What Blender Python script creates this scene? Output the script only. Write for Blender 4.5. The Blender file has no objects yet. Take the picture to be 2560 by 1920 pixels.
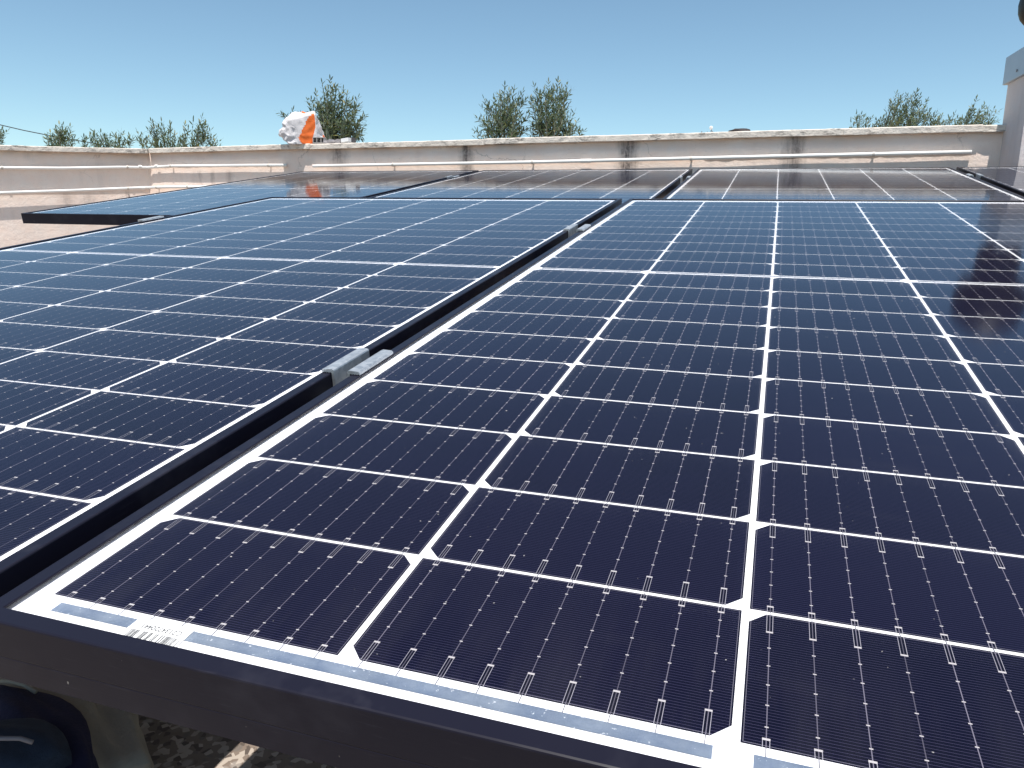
import bpy, bmesh, math, random
from mathutils import Vector, Matrix
R=math.radians
random.seed(7)
scene=bpy.context.scene
col=scene.collection

# ------------------------------------------------------------ camera
F=1913.6; PW,PH=2560.0,1920.0
CW=Vector((0.35012,-0.23746,0.18721))
AX=[Vector((0.9475289,0.31919663,0.01739228)),Vector((0.07962211,-0.18296474,-0.9798899)),Vector((-0.30959538,0.92985881,-0.19877949))]
cd=bpy.data.cameras.new('camera'); cam=bpy.data.objects.new('camera',cd); col.objects.link(cam)
cd.sensor_fit='HORIZONTAL'; cd.sensor_width=36; cd.lens=36*F/PW; cd.clip_start=0.01; cd.clip_end=3000
m=Matrix.Identity(4)
xa=AX[0].normalized(); za=(-AX[2]).normalized(); ya=za.cross(xa).normalized()
for i in range(3):
    m[i][0]=xa[i]; m[i][1]=ya[i]; m[i][2]=za[i]; m[i][3]=CW[i]
cam.matrix_world=m
scene.camera=cam

# ------------------------------------------------------------ world, sun, exposure
LDIR=Vector((-0.08,0.303,-1.0)).normalized()          # the way the sunlight travels
sun_el=math.asin(-LDIR.z); sun_az=math.atan2(-LDIR.x,-LDIR.y)
w=bpy.data.worlds.new('World'); scene.world=w; w.use_nodes=True
nt=w.node_tree; nt.nodes.clear()
sky=nt.nodes.new('ShaderNodeTexSky'); sky.sky_type='NISHITA'; sky.sun_disc=False
sky.sun_elevation=sun_el; sky.sun_rotation=sun_az; sky.altitude=50; sky.air_density=0.80; sky.dust_density=0.3; sky.ozone_density=1.4
bg=nt.nodes.new('ShaderNodeBackground'); bg.inputs['Strength'].default_value=0.126
wo=nt.nodes.new('ShaderNodeOutputWorld')
tint=nt.nodes.new('ShaderNodeMix'); tint.data_type='RGBA'; tint.blend_type='MULTIPLY'; tint.inputs[0].default_value=1.0
tint.inputs[7].default_value=(0.90,1.0,0.905,1)
nt.links.new(sky.outputs[0],tint.inputs[6]); nt.links.new(tint.outputs[2],bg.inputs[0]); nt.links.new(bg.outputs[0],wo.inputs[0])
sd=bpy.data.lights.new('sun','SUN'); sd.energy=5.0; sd.angle=R(0.53); sd.color=(1.0,0.955,0.89)
sun=bpy.data.objects.new('sun',sd); col.objects.link(sun)
sun.rotation_euler=LDIR.to_track_quat('-Z','Y').to_euler(); sun.location=(0,-3,8)
scene.view_settings.view_transform='Standard'; scene.view_settings.look='None'
scene.view_settings.gamma=1.0; scene.view_settings.use_curve_mapping=False
scene.view_settings.exposure=0.40
scene.cycles.max_bounces=8; scene.cycles.transparent_max_bounces=12
scene.cycles.use_denoising=True

# ------------------------------------------------------------ helpers: measuring
def ray(x,y):
    a=(x-PW/2)/F; b=(y-PH/2)/F
    return AX[0]*a+AX[1]*b+AX[2]
def at_z(x,y,z): r=ray(x,y); return CW+r*((z-CW.z)/r.z)
def at_plane(x,y,p,n): r=ray(x,y); return CW+r*((p-CW).dot(n)/r.dot(n))
def at_d(x,y,d): return CW+ray(x,y)*d

# ------------------------------------------------------------ helpers: node materials
class NM:
    def __init__(s,name):
        s.m=bpy.data.materials.new(name); s.m.use_nodes=True; s.t=s.m.node_tree; s.t.nodes.clear()
        s.out=s.t.nodes.new('ShaderNodeOutputMaterial')
    def n(s,typ,**kw):
        o=s.t.nodes.new(typ)
        for k,v in kw.items(): setattr(o,k,v)
        return o
    def l(s,a,b): s.t.links.new(a,b)
    def put(s,sock,v):
        if isinstance(v,(int,float)): sock.default_value=v
        elif isinstance(v,(tuple,list)):
            sock.default_value=tuple(v)+((1.0,) if len(v)==3 and len(sock.default_value)==4 else ())
        else: s.l(v,sock)
    def math(s,op,a,b=None,c=None):
        o=s.n('ShaderNodeMath',operation=op)
        s.put(o.inputs[0],a)
        if b is not None: s.put(o.inputs[1],b)
        if c is not None: s.put(o.inputs[2],c)
        return o.outputs[0]
    def mix(s,f,a,b):
        o=s.n('ShaderNodeMix',data_type='RGBA'); s.put(o.inputs[0],f); s.put(o.inputs[6],a); s.put(o.inputs[7],b); return o.outputs[2]
    def noise(s,vec,scale,detail=4,rough=0.55,out=0):
        o=s.n('ShaderNodeTexNoise'); o.inputs['Scale'].default_value=scale; o.inputs['Detail'].default_value=detail; o.inputs['Roughness'].default_value=rough
        if vec is not None: s.l(vec,o.inputs['Vector'])
        return o.outputs[out]
    def ramp(s,f,stops):
        o=s.n('ShaderNodeMapRange'); s.put(o.inputs[0],f); o.inputs[1].default_value=stops[0]; o.inputs[2].default_value=stops[1]
        o.inputs[3].default_value=stops[2] if len(stops)>2 else 0; o.inputs[4].default_value=stops[3] if len(stops)>3 else 1
        return o.outputs[0]
    def coord(s,which='Object'): return s.n('ShaderNodeTexCoord').outputs[which]
    def mapv(s,v,scale=(1,1,1),loc=(0,0,0)):
        o=s.n('ShaderNodeMapping'); s.l(v,o.inputs[0]); o.inputs[1].default_value=loc; o.inputs[3].default_value=scale; return o.outputs[0]
    def sep(s,v):
        o=s.n('ShaderNodeSeparateXYZ'); s.l(v,o.inputs[0]); return o.outputs
    def bump(s,h,strength=0.3,dist=0.01):
        o=s.n('ShaderNodeBump'); o.inputs['Strength'].default_value=strength; o.inputs['Distance'].default_value=dist; s.l(h,o.inputs['Height']); return o.outputs[0]
    def bsdf(s,color,rough=0.5,metal=0.0,spec=0.5,normal=None,**kw):
        o=s.n('ShaderNodeBsdfPrincipled')
        s.put(o.inputs['Base Color'],color); s.put(o.inputs['Roughness'],rough); s.put(o.inputs['Metallic'],metal); s.put(o.inputs['Specular IOR Level'],spec)
        if normal is not None: s.l(normal,o.inputs['Normal'])
        for k,v in kw.items(): s.put(o.inputs[k],v)
        s.l(o.outputs[0],s.out.inputs[0]); return o

def simple(name,color,rough=0.5,metal=0.0,spec=0.5,var=0.12,scale=8,bump=0.0):
    a=NM(name); c=a.coord(); nz=a.noise(c,scale)
    dark=tuple(x*(1-var) for x in color); light=tuple(min(1,x*(1+var)) for x in color)
    cc=a.mix(nz,dark,light)
    nn=a.bump(a.noise(c,scale*6),bump,0.004) if bump else None
    a.bsdf(cc,rough,metal,spec,nn); return a.m

# ------------------------------------------------------------ helpers: objects
def link(o,parent=None):
    col.objects.link(o)
    if parent is not None: o.parent=parent
    return o
def mesh_obj(name,bm,mats,parent=None,smooth=False):
    bmesh.ops.recalc_face_normals(bm,faces=bm.faces) if not getattr(bm,'_keep',False) else None
    me=bpy.data.meshes.new(name); bm.to_mesh(me); bm.free()
    for mt in (mats if isinstance(mats,(list,tuple)) else [mats]): me.materials.append(mt)
    if smooth:
        for p in me.polygons: p.use_smooth=True
    return link(bpy.data.objects.new(name,me),parent)
def raw_obj(name,verts,faces,mats,parent=None,smooth=False,mi=None,uvs=None):
    me=bpy.data.meshes.new(name); me.from_pydata(verts,[],faces)
    for mt in (mats if isinstance(mats,(list,tuple)) else [mats]): me.materials.append(mt)
    if mi: me.polygons.foreach_set('material_index',mi)
    if uvs:
        u=me.uv_layers.new(name='UVMap'); u.data.foreach_set('uv',[c for p in uvs for c in p])
    if smooth:
        me.polygons.foreach_set('use_smooth',[True]*len(me.polygons))
    me.update()
    return link(bpy.data.objects.new(name,me),parent)
def thing(name,label,cat,loc=(0,0,0),rot=None,group=None):
    o=bpy.data.objects.new(name,None); col.objects.link(o); o.location=loc; o.empty_display_size=0.1
    if rot is not None: o.rotation_euler=rot
    return tag(o,label,cat,group)
def tag(o,label,cat,group=None,kind=None):
    o['label']=label; o['category']=cat
    if group: o['group']=group
    if kind: o['kind']=kind
    return o
def struct(o): o['kind']='structure'; return o
def box(bm,x0,x1,y0,y1,z0,z1,M=None,bev=0):
    vs=[bm.verts.new(Vector((x,y,z)) if M is None else M@Vector((x,y,z))) for x in(x0,x1) for y in(y0,y1) for z in(z0,z1)]
    fs=[(0,1,3,2),(4,6,7,5),(0,4,5,1),(2,3,7,6),(0,2,6,4),(1,5,7,3)]
    ff=[bm.faces.new([vs[i] for i in f]) for f in fs]
    if bev:
        es=set(e for f in ff for e in f.edges)
        bmesh.ops.bevel(bm,geom=list(es),offset=bev,segments=2,affect='EDGES',profile=0.7)
    return vs
def tube(bm,pts,r,seg=12,cap=True):
    pts=[Vector(p) for p in pts]; rings=[]
    up=Vector((0,0,1))
    for i,p in enumerate(pts):
        d=(pts[min(i+1,len(pts)-1)]-pts[max(i-1,0)]).normalized()
        a=d.cross(up); 
        if a.length<0.05: a=d.cross(Vector((1,0,0)))
        a.normalize(); b=a.cross(d).normalized()
        rr=r[i] if isinstance(r,(list,tuple)) else r
        rings.append([bm.verts.new(p+(a*math.cos(t)+b*math.sin(t))*rr) for t in [2*math.pi*k/seg for k in range(seg)]])
    for i in range(len(rings)-1):
        for k in range(seg):
            bm.faces.new((rings[i][k],rings[i][(k+1)%seg],rings[i+1][(k+1)%seg],rings[i+1][k]))
    if cap:
        bm.faces.new(rings[0]); bm.faces.new(rings[-1][::-1])
    return rings

# ------------------------------------------------------------ materials
def mat_plaster(name,base,stains=(),zoff=0.0):
    """rough pinkish render; stains = (x centre, half width, top z, bottom z, strength) along the wall's own axes"""
    a=NM(name); c=a.coord(); s=a.sep(c)
    big=a.noise(c,2.2,5,0.6); mid=a.noise(c,14,5,0.6); fine=a.noise(c,120,3,0.6)
    stv=a.mapv(c,(9,9,1.3)); streak=a.noise(stv,1.0,5,0.65)
    colr=a.mix(a.ramp(big,(0.3,0.7)),tuple(x*0.9 for x in base),tuple(min(1,x*1.07) for x in base))
    colr=a.mix(a.ramp(mid,(0.35,0.75,0,0.35)),colr,(base[0]*1.05,base[1]*0.86,base[2]*0.76))
    colr=a.mix(a.ramp(streak,(0.56,0.8,0,0.28)),colr,(base[0]*0.55,base[1]*0.52,base[2]*0.52))
    vc=a.n('ShaderNodeTexVoronoi',feature='DISTANCE_TO_EDGE'); vc.inputs['Scale'].default_value=1.7
    wv=a.n('ShaderNodeVectorMath',operation='ADD'); sv=a.n('ShaderNodeVectorMath',operation='SCALE'); a.l(a.noise(c,9,5,0.6,1),sv.inputs[0]); sv.inputs['Scale'].default_value=0.12
    a.l(c,wv.inputs[0]); a.l(sv.outputs[0],wv.inputs[1]); a.l(wv.outputs[0],vc.inputs['Vector'])
    crk=a.math('MULTIPLY',a.math('LESS_THAN',vc.outputs['Distance'],0.0032),a.ramp(a.noise(c,1.3,2),(0.48,0.6)))
    colr=a.mix(a.math('MULTIPLY',crk,0.35),colr,(0.14,0.11,0.10))
    patch=a.ramp(a.noise(a.mapv(c,(1.6,1.6,2.6),(3,1,2)),1.0,6,0.7),(0.56,0.60,0,0.14)); colr=a.mix(patch,colr,(base[0]*0.82,base[1]*0.84,base[2]*0.88))
    # ochre tint right under the coping: bounced light painted into the colour
    edge=a.math('MULTIPLY',a.ramp(s[2],(zoff-0.085,zoff-0.03)),a.ramp(a.noise(a.mapv(c,(3,3,9)),1.0,4),(0.38,0.62)))
    colr=a.mix(a.math('MULTIPLY',edge,0.42),colr,(base[0]*0.72,base[1]*0.52,base[2]*0.38))
    pit=a.ramp(a.noise(c,150,3,0.6),(0.64,0.70)); colr=a.mix(a.math('MULTIPLY',pit,0.25),colr,(0.16,0.12,0.10))
    warp=a.math('MULTIPLY',a.math('SUBTRACT',a.noise(c,16,4),0.5),0.09)
    for (x0,hw,zt,zb,k) in stains:
        d=a.math('DIVIDE',a.math('ABSOLUTE',a.math('ADD',a.math('SUBTRACT',s[0],x0),warp)),hw)
        mx=a.ramp(d,(0.25,1.35,1,0)); mz=a.math('MULTIPLY',a.ramp(s[2],(zb-0.05,zb+0.10)),a.ramp(s[2],(zt+0.0,zt+0.03,1,0)))
        f=a.math('MULTIPLY',a.math('MULTIPLY',mx,mz),a.math('MULTIPLY',a.math('MULTIPLY',a.ramp(a.noise(c,55,6,0.8),(0.3,0.6,0.5,1)),a.ramp(a.noise(a.mapv(c,(70,70,5)),1.0,4,0.7),(0.34,0.56,0.45,1))),k))
        colr=a.mix(f,colr,(0.060,0.050,0.052))
    h=a.math('ADD',a.math('MULTIPLY',fine,0.5),a.math('MULTIPLY',a.noise(c,38,4),1.0))
    h=a.math('ADD',h,a.math('MULTIPLY',a.noise(c,5,2),1.2))
    a.bsdf(colr,0.92,0,0.15,a.bump(h,0.38,0.006)); return a.m

def mat_coping():
    a=NM('weathered_coping'); c=a.coord(); s=a.sep(c)
    big=a.noise(c,6,5,0.7); fine=a.noise(c,70,4,0.7)
    colr=a.mix(big,(0.62,0.55,0.48),(0.76,0.69,0.62))
    lich=a.math('MULTIPLY',a.ramp(a.noise(a.mapv(c,(16,16,60)),1.0,6,0.75),(0.50,0.60)),a.ramp(a.noise(c,3.2,3),(0.42,0.6)))
    colr=a.mix(a.math('MULTIPLY',lich,0.85),colr,(0.075,0.062,0.055))
    colr=a.mix(a.ramp(fine,(0.6,0.75,0,0.6)),colr,(0.14,0.12,0.10))
    a.bsdf(colr,0.9,0,0.2,a.bump(a.math('ADD',fine,a.noise(c,20,3)),0.7,0.006)); return a.m

def mat_terrazzo():
    a=NM('terrazzo_floor'); c=a.coord()
    vo=a.n('ShaderNodeTexVoronoi',feature='F1'); vo.inputs['Scale'].default_value=85; vo.inputs['Randomness'].default_value=1.0
    wv=a.n('ShaderNodeVectorMath',operation='ADD'); a.l(c,wv.inputs[0])
    nv=a.n('ShaderNodeVectorMath',operation='SCALE'); a.l(a.noise(c,40,3,0.6,1),nv.inputs[0]); nv.inputs['Scale'].default_value=0.007
    a.l(nv.outputs[0],wv.inputs[1]); a.l(wv.outputs[0],vo.inputs['Vector'])
    rnd=a.sep(vo.outputs['Color'])
    base=a.mix(a.noise(c,30,4),(0.15,0.115,0.092),(0.22,0.175,0.145))
    chip=a.mix(rnd[1],(0.28,0.245,0.22),(0.42,0.39,0.355))
    f=a.math('MULTIPLY',a.ramp(vo.outputs['Distance'],(0.30,0.46,1,0)),a.ramp(rnd[0],(0.42,0.6)))
    colr=a.mix(f,base,chip)
    vo2=a.n('ShaderNodeTexVoronoi',feature='F1'); vo2.inputs['Scale'].default_value=190; a.l(c,vo2.inputs['Vector'])
    r2=a.sep(vo2.outputs['Color'])
    colr=a.mix(a.ramp(a.noise(c,12,5,0.7),(0.35,0.7,0,0.30)),colr,(0.12,0.09,0.07))
    colr=a.mix(a.math('MULTIPLY',a.ramp(r2[0],(0.72,0.76)),0.6),colr,(0.50,0.44,0.38))
    colr=a.mix(a.math('MULTIPLY',a.ramp(r2[1],(0.82,0.85)),0.7),colr,(0.05,0.04,0.035))
    a.bsdf(colr,0.62,0,0.35,a.bump(a.noise(c,90,3),0.25,0.003)); return a.m

def mat_frame():
    a=NM('black_anodised_aluminium'); c=a.coord()
    sm=a.math('ADD',a.ramp(a.noise(c,9,5,0.7),(0.52,0.78)),a.math('MULTIPLY',a.ramp(a.noise(a.mapv(c,(40,40,600)),1.0,3),(0.62,0.7)),0.4)); 
    spot=a.ramp(a.noise(c,160,2),(0.76,0.79))
    colr=a.mix(a.math('MULTIPLY',sm,0.30),(0.010,0.0095,0.018),(0.07,0.068,0.085))
    colr=a.mix(a.math('MULTIPLY',spot,0.7),colr,(0.35,0.33,0.30))
    lines=a.math('MULTIPLY',a.noise(a.mapv(c,(3,3,900)),1.0,2),1.0)
    a.bsdf(colr,a.ramp(a.noise(c,40,4),(0.2,0.8,0.28,0.40)),0.0,0.16,a.bump(lines,0.06,0.0006)); return a.m

def mat_cells():
    a=NM('solar_cell_silicon'); uv=a.coord('UV'); s=a.sep(uv); ob=a.coord()
    u=s[0]; v=s[1]                                     # millimetres inside one half cell; column/row number in the 1000s
    cu=a.math('FLOOR',a.math('DIVIDE',u,1000.0)); cv=a.math('FLOOR',a.math('DIVIDE',v,1000.0))
    u=a.math('SUBTRACT',u,a.math('MULTIPLY',cu,1000.0)); v=a.math('SUBTRACT',v,a.math('MULTIPLY',cv,1000.0))
    comb=a.n('ShaderNodeCombineXYZ'); a.l(cu,comb.inputs[0]); a.l(cv,comb.inputs[1]); 
    wn=a.n('ShaderNodeTexWhiteNoise',noise_dimensions='3D'); a.l(comb.outputs[0],wn.inputs['Vector']); rnd=wn.outputs['Value']
    P=CELLW/9.0
    fb=a.math('DIVIDE',u,P); ib=a.math('FLOOR',fb)
    du=a.math('MULTIPLY',a.math('ABSOLUTE',a.math('SUBTRACT',a.math('SUBTRACT',fb,ib),0.5)),P)
    lt=lambda x,t: a.math('LESS_THAN',x,t)
    gt=lambda x,t: a.math('GREATER_THAN',x,t)
    mul=lambda *xs: (lambda r:[r:=a.math('MULTIPLY',r,x) for x in xs[1:]][-1] if len(xs)>1 else r)(xs[0])
    base=a.mix(rnd,(0.0014,0.0011,0.0075),(0.0028,0.0023,0.0135))
    base=a.mix(a.ramp(a.noise(ob,22,3),(0.3,0.7,0,0.5)),base,(0.0028,0.0022,0.014))
    # fingers
    ff=a.math('ABSOLUTE',a.math('SUBTRACT',a.math('FRACT',a.math('DIVIDE',v,1.62)),0.5))
    fing=mul(lt(ff,0.062),gt(a.math('MINIMUM',a.math('SUBTRACT',CELLW,u),u),1.0),lt(a.math('MAXIMUM',du,0.0),100))
    infork=mul(lt(du,1.25),a.math('MAXIMUM',lt(v,4.3),gt(v,69.8)))
    fing=mul(fing,a.math('SUBTRACT',1.0,infork))
    colr=a.mix(a.math('MULTIPLY',fing,0.85),base,(0.050,0.045,0.092))
    colr=a.mix(infork,colr,(0.0025,0.002,0.009))
    # thin printed border line
    ed=a.math('MINIMUM',a.math('MINIMUM',u,a.math('SUBTRACT',CELLW,u)),a.math('MINIMUM',v,a.math('SUBTRACT',83.0,v)))
    colr=a.mix(mul(gt(ed,0.75),lt(ed,1.0),0.5),colr,(0.25,0.24,0.30))
    # busbar core: glints painted into the colour, strength random per wire
    comb2=a.n('ShaderNodeCombineXYZ'); a.l(a.math('ADD',a.math('MULTIPLY',cu,9.0),ib),comb2.inputs[0]); a.l(cv,comb2.inputs[1])
    wn2=a.n('ShaderNodeTexWhiteNoise',noise_dimensions='3D'); a.l(comb2.outputs[0],wn2.inputs['Vector'])
    bus=mul(lt(du,0.20),a.ramp(wn2.outputs['Value'],(0.25,1.0,0.40,1.0)))
    tick=a.math('FRACT',a.math('DIVIDE',v,1.62)); 
    colr=a.mix(mul(bus,0.8),colr,(0.23,0.215,0.28))
    # forks at both ends
    rail=mul(lt(a.math('ABSOLUTE',a.math('SUBTRACT',du,1.3)),0.13),a.math('MAXIMUM',lt(v,4.4),gt(v,69.6)))
    colr=a.mix(rail,colr,(0.30,0.29,0.34))
    pad=mul(lt(du,1.5),a.math('MAXIMUM',lt(a.math('ABSOLUTE',a.math('SUBTRACT',v,4.2)),0.55),lt(a.math('ABSOLUTE',a.math('SUBTRACT',v,69.8)),0.55)))
    fd=a.math('ABSOLUTE',a.math('SUBTRACT',a.math('FRACT',a.math('DIVIDE',a.math('SUBTRACT',v,4.5),12.0)),0.5))
    dot=mul(lt(a.math('MULTIPLY',fd,12.0),0.32),lt(du,0.72),gt(v,8),lt(v,62))
    colr=a.mix(a.math('MAXIMUM',pad,dot),colr,(0.44,0.42,0.44))
    a.bsdf(colr,0.5,0,0.05); return a.m

def mat_glass():
    a=NM('textured_solar_glass'); c=a.coord()
    fr=a.n('ShaderNodeFresnel'); fr.inputs['IOR'].default_value=1.33
    b=a.bump(a.noise(c,900,2),0.035,0.0004)
    g=a.n('ShaderNodeBsdfGlossy'); g.inputs['Color'].default_value=(0.93,0.96,1.0,1)
    dust=a.ramp(a.noise(c,5,5,0.7),(0.35,0.75))
    a.put(g.inputs['Roughness'],a.ramp(dust,(0,1,0.045,0.085))); a.l(b,g.inputs['Normal'])
    t=a.n('ShaderNodeBsdfTransparent'); t.inputs['Color'].default_value=(0.97,0.975,0.98,1)
    mx=a.n('ShaderNodeMixShader'); a.l(fr.outputs[0],mx.inputs[0]); a.l(t.outputs[0],mx.inputs[1]); a.l(g.outputs[0],mx.inputs[2])
    # faint dust and a few specks on top of the glass
    sp=a.ramp(a.noise(c,210,2,0.5),(0.770,0.795))
    oc=a.sep(c); low=a.math('MULTIPLY',a.ramp(oc[1],(0.012,0.11,1,0)),a.ramp(a.noise(a.mapv(c,(30,5,1)),1.0,4,0.7),(0.42,0.72)))
    smear=a.ramp(a.noise(a.mapv(c,(3.0,11,1)),1.0,5,0.75),(0.58,0.80))
    film=a.math('ADD',a.math('ADD',a.math('MULTIPLY',dust,0.0015),a.math('MULTIPLY',low,0.020)),a.math('ADD',a.math('MULTIPLY',smear,0.010),a.math('MULTIPLY',sp,0.55)))
    d=a.n('ShaderNodeBsdfDiffuse'); d.inputs['Color'].default_value=(0.55,0.52,0.50,1)
    m2=a.n('ShaderNodeMixShader'); a.l(film,m2.inputs[0]); a.l(mx.outputs[0],m2.inputs[1]); a.l(d.outputs[0],m2.inputs[2])
    a.l(m2.outputs[0],a.out.inputs[0]); return a.m

def mat_ribbon():
    a=NM('tinned_ribbon'); c=a.coord()
    n1=a.noise(c,55,5,0.7); n2=a.ramp(a.noise(c,420,3,0.6),(0.66,0.74)); big=a.ramp(a.noise(a.mapv(c,(14,2,1)),1.0,3),(0.35,0.65))
    colr=a.mix(a.ramp(n1,(0.35,0.7)),(0.085,0.13,0.22),(0.20,0.25,0.33))
    colr=a.mix(a.math('MULTIPLY',big,0.5),colr,(0.30,0.33,0.36))
    colr=a.mix(n2,colr,(0.75,0.78,0.82))
    a.bsdf(colr,0.38,0.35,0.5,a.bump(a.noise(c,380,3),0.4,0.0008)); return a.m

def mat_galv():
    a=NM('galvanised_clamp'); c=a.coord()
    vo=a.n('ShaderNodeTexVoronoi'); vo.inputs['Scale'].default_value=160; a.l(c,vo.inputs['Vector'])
    colr=a.mix(a.sep(vo.outputs['Color'])[0],(0.42,0.45,0.48),(0.58,0.60,0.62))
    a.bsdf(colr,a.ramp(a.noise(c,200,3),(0.2,0.8,0.35,0.6)),0.75,0.5,a.bump(a.noise(c,300,3),0.2,0.0006)); return a.m

def mat_leaf():
    a=NM('olive_leaf'); ob=a.coord('UV'); s=a.sep(ob)
    g=a.n('ShaderNodeNewGeometry')
    top=a.mix(s[0],(0.040,0.066,0.036),(0.125,0.155,0.080))
    top=a.mix(a.math('GREATER_THAN',s[1],0.95),top,(0.21,0.19,0.045))
    under=a.mix(s[0],(0.20,0.24,0.18),(0.33,0.36,0.28))
    colr=a.mix(g.outputs['Backfacing'],top,under)
    p=a.bsdf(colr,0.5,0,0.4)
    tr=a.n('ShaderNodeBsdfTranslucent'); a.put(tr.inputs['Color'],a.mix(s[0],(0.08,0.13,0.03),(0.13,0.18,0.05)))
    mx=a.n('ShaderNodeMixShader'); mx.inputs[0].default_value=0.22; a.l(p.outputs[0],mx.inputs[1]); a.l(tr.outputs[0],mx.inputs[2]); a.l(mx.outputs[0],a.out.inputs[0])
    return a.m

# panel dimensions, millimetres
PWID=1043.0; PLEN=1755.0; FRONT=1.5; THK=35.0; LIP=10.0
MU=18.33; GU=3.5; GV=2.35; GM=12.66
CELLW=(1038.0-2*18.326+4.8275)/6-GU                   # keeps the measured pitch
PU=CELLW+GU; MU=18.326+(GU-4.8275)/2+2.5
PV=83.0+1.249+0.0; CH=PV-GV
V0=(PLEN-(20*83+18*1.249+12.66))/2+0.5
def vrow(j): return V0+j*PV+(12.66-1.249 if j>=10 else 0)

M_frame=mat_frame(); M_cells=mat_cells(); M_glass=mat_glass(); M_ribbon=mat_ribbon(); M_galv=mat_galv()
M_back=simple('white_backsheet',(0.80,0.80,0.83),0.6,0,0.3,0.02,20)
M_wire=simple('tinned_wire',(0.20,0.20,0.24),0.4,0.6,0.5,0.3,60)
M_midrib=simple('dark_ribbon',(0.10,0.10,0.13),0.5,0.3,0.4,0.3,60)  # mid-gap ribbon, darker tone than the end ribbons
M_alu=simple('aluminium_rail',(0.45,0.46,0.48),0.45,0.8,0.5,0.08,30)
M_ink=simple('black_label_ink',(0.06,0.06,0.065),0.7,0,0.2,0.1)
M_white=simple('label_paper',(0.82,0.82,0.82),0.6,0,0.3,0.02)
M_pipe=simple('white_pvc',(0.84,0.82,0.79),0.45,0,0.4,0.06,12)
M_clip=simple('cream_clip',(0.60,0.55,0.50),0.6,0,0.3,0.12,30)
M_steel=simple('steel_leg',(0.30,0.30,0.31),0.5,0.7,0.5,0.15,30)

# ------------------------------------------------------------ ground, terrace
TILT=R(8.75)
ZF=-0.24
bm=bmesh.new(); bmesh.ops.create_grid(bm,x_segments=8,y_segments=8,size=900)
gm=simple('dry_soil',(0.26,0.20,0.13),0.95,0,0.1,0.35,0.4)
g=mesh_obj('ground',bm,gm); g.location=(0,0,-4.2); struct(g)

# main parapet: line of the coping's front edge from two measured points
ZT=0.68
PC=at_z(369,371,ZT); PR=at_z(2478,311,ZT)
wd=(PR-PC); wd.z=0; wd.normalize(); wn_=Vector((wd.y,-wd.x,0))     # wn_ points to the viewer
if wn_.y>0: wn_=-wn_
OVER=0.030; OVERL=0.050
wallA=math.atan2(wd.y,wd.x)
phi=R(60)
ld=Vector((-math.cos(phi)*wd.x+math.sin(phi)*wn_.x,-math.cos(phi)*wd.y+math.sin(phi)*wn_.y,0)).normalized()
ln_=Vector((-ld.y,ld.x,0))
if ln_.dot(CW-PC)<0: ln_=-ln_

def wall_x(px,py=330):                  # distance along the main wall from the corner for a photo pixel
    p=at_plane(px,py,PC-wn_*OVER,wn_); return (p-PC).dot(wd)
stains=[(wall_x(848,400),0.065,ZT-0.03,ZT-0.16,0.75),(wall_x(1165,390),0.040,ZT-0.03,ZT-0.30,0.95),(wall_x(1570,370),0.055,ZT-0.03,ZT-0.34,0.95),
        (wall_x(1988,350),0.05,ZT-0.03,ZT-0.30,0.75),(wall_x(500,440),0.02,ZT-0.17,ZT-0.24,0.5),(wall_x(530,440),0.018,ZT-0.17,ZT-0.26,0.5),(wall_x(575,440),0.03,ZT-0.17,ZT-0.26,0.5),(wall_x(2266,430),0.03,ZT-0.2,ZT-0.3,0.5),(wall_x(2160,430),0.03,ZT-0.2,ZT-0.3,0.4)]
M_wall=mat_plaster('pinkish_render',(0.86,0.725,0.645),stains,ZT)
M_coping=mat_coping()

def wall_frame(origin,d):               # local x along the wall, local -y towards the viewer
    q=Matrix.Identity(4); nv=Vector((-d.y,d.x,0))
    for i in range(3): q[i][0]=d[i]; q[i][1]=nv[i]; q[i][2]=(0,0,1)[i]; q[i][3]=origin[i]
    return q
def coping_mesh(x0,x1,depth,th,seglen,seed,slope=0.0,m0=0.0,m1=0.0):
    rr=random.Random(seed); bm=bmesh.new(); x=x0; ns=0
    while x<x1-0.01:
        e=min(x1,x+seglen*rr.uniform(0.85,1.15)); n=max(2,int((e-x)/0.03))
        dz=rr.uniform(-0.0022,0.0022); dy=rr.uniform(-0.003,0.003)
        prof=[(0.0,-th),(0.0,-0.004),(0.005,0.0),(depth,0.004),(depth,-th)]
        rings=[]
        for k in range(n+1):
            xx=x+0.0003+(e-x-0.0006)*k/n; chip=0.0
            if k in(0,n): chip=rr.uniform(0.0,0.004)
            mi=(-m0 if (k==0 and x==x0) else 0)+(m1 if (k==n and e==x1) else 0)
            rings.append([bm.verts.new((xx+mi*py,py+dy+(rr.uniform(-0.0011,0.0011) if i<3 else 0)+(chip if i<3 else 0),pz+dz+slope*xx+(rr.uniform(-0.0007,0.0007)))) for i,(py,pz) in enumerate(prof)])
        for k in range(n):
            for i in range(5): bm.faces.new((rings[k][i],rings[k+1][i],rings[k+1][(i+1)%5],rings[k][(i+1)%5]))
        bm.faces.new(rings[0]); bm.faces.new(rings[-1][::-1]); x=e
    return bm
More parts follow.
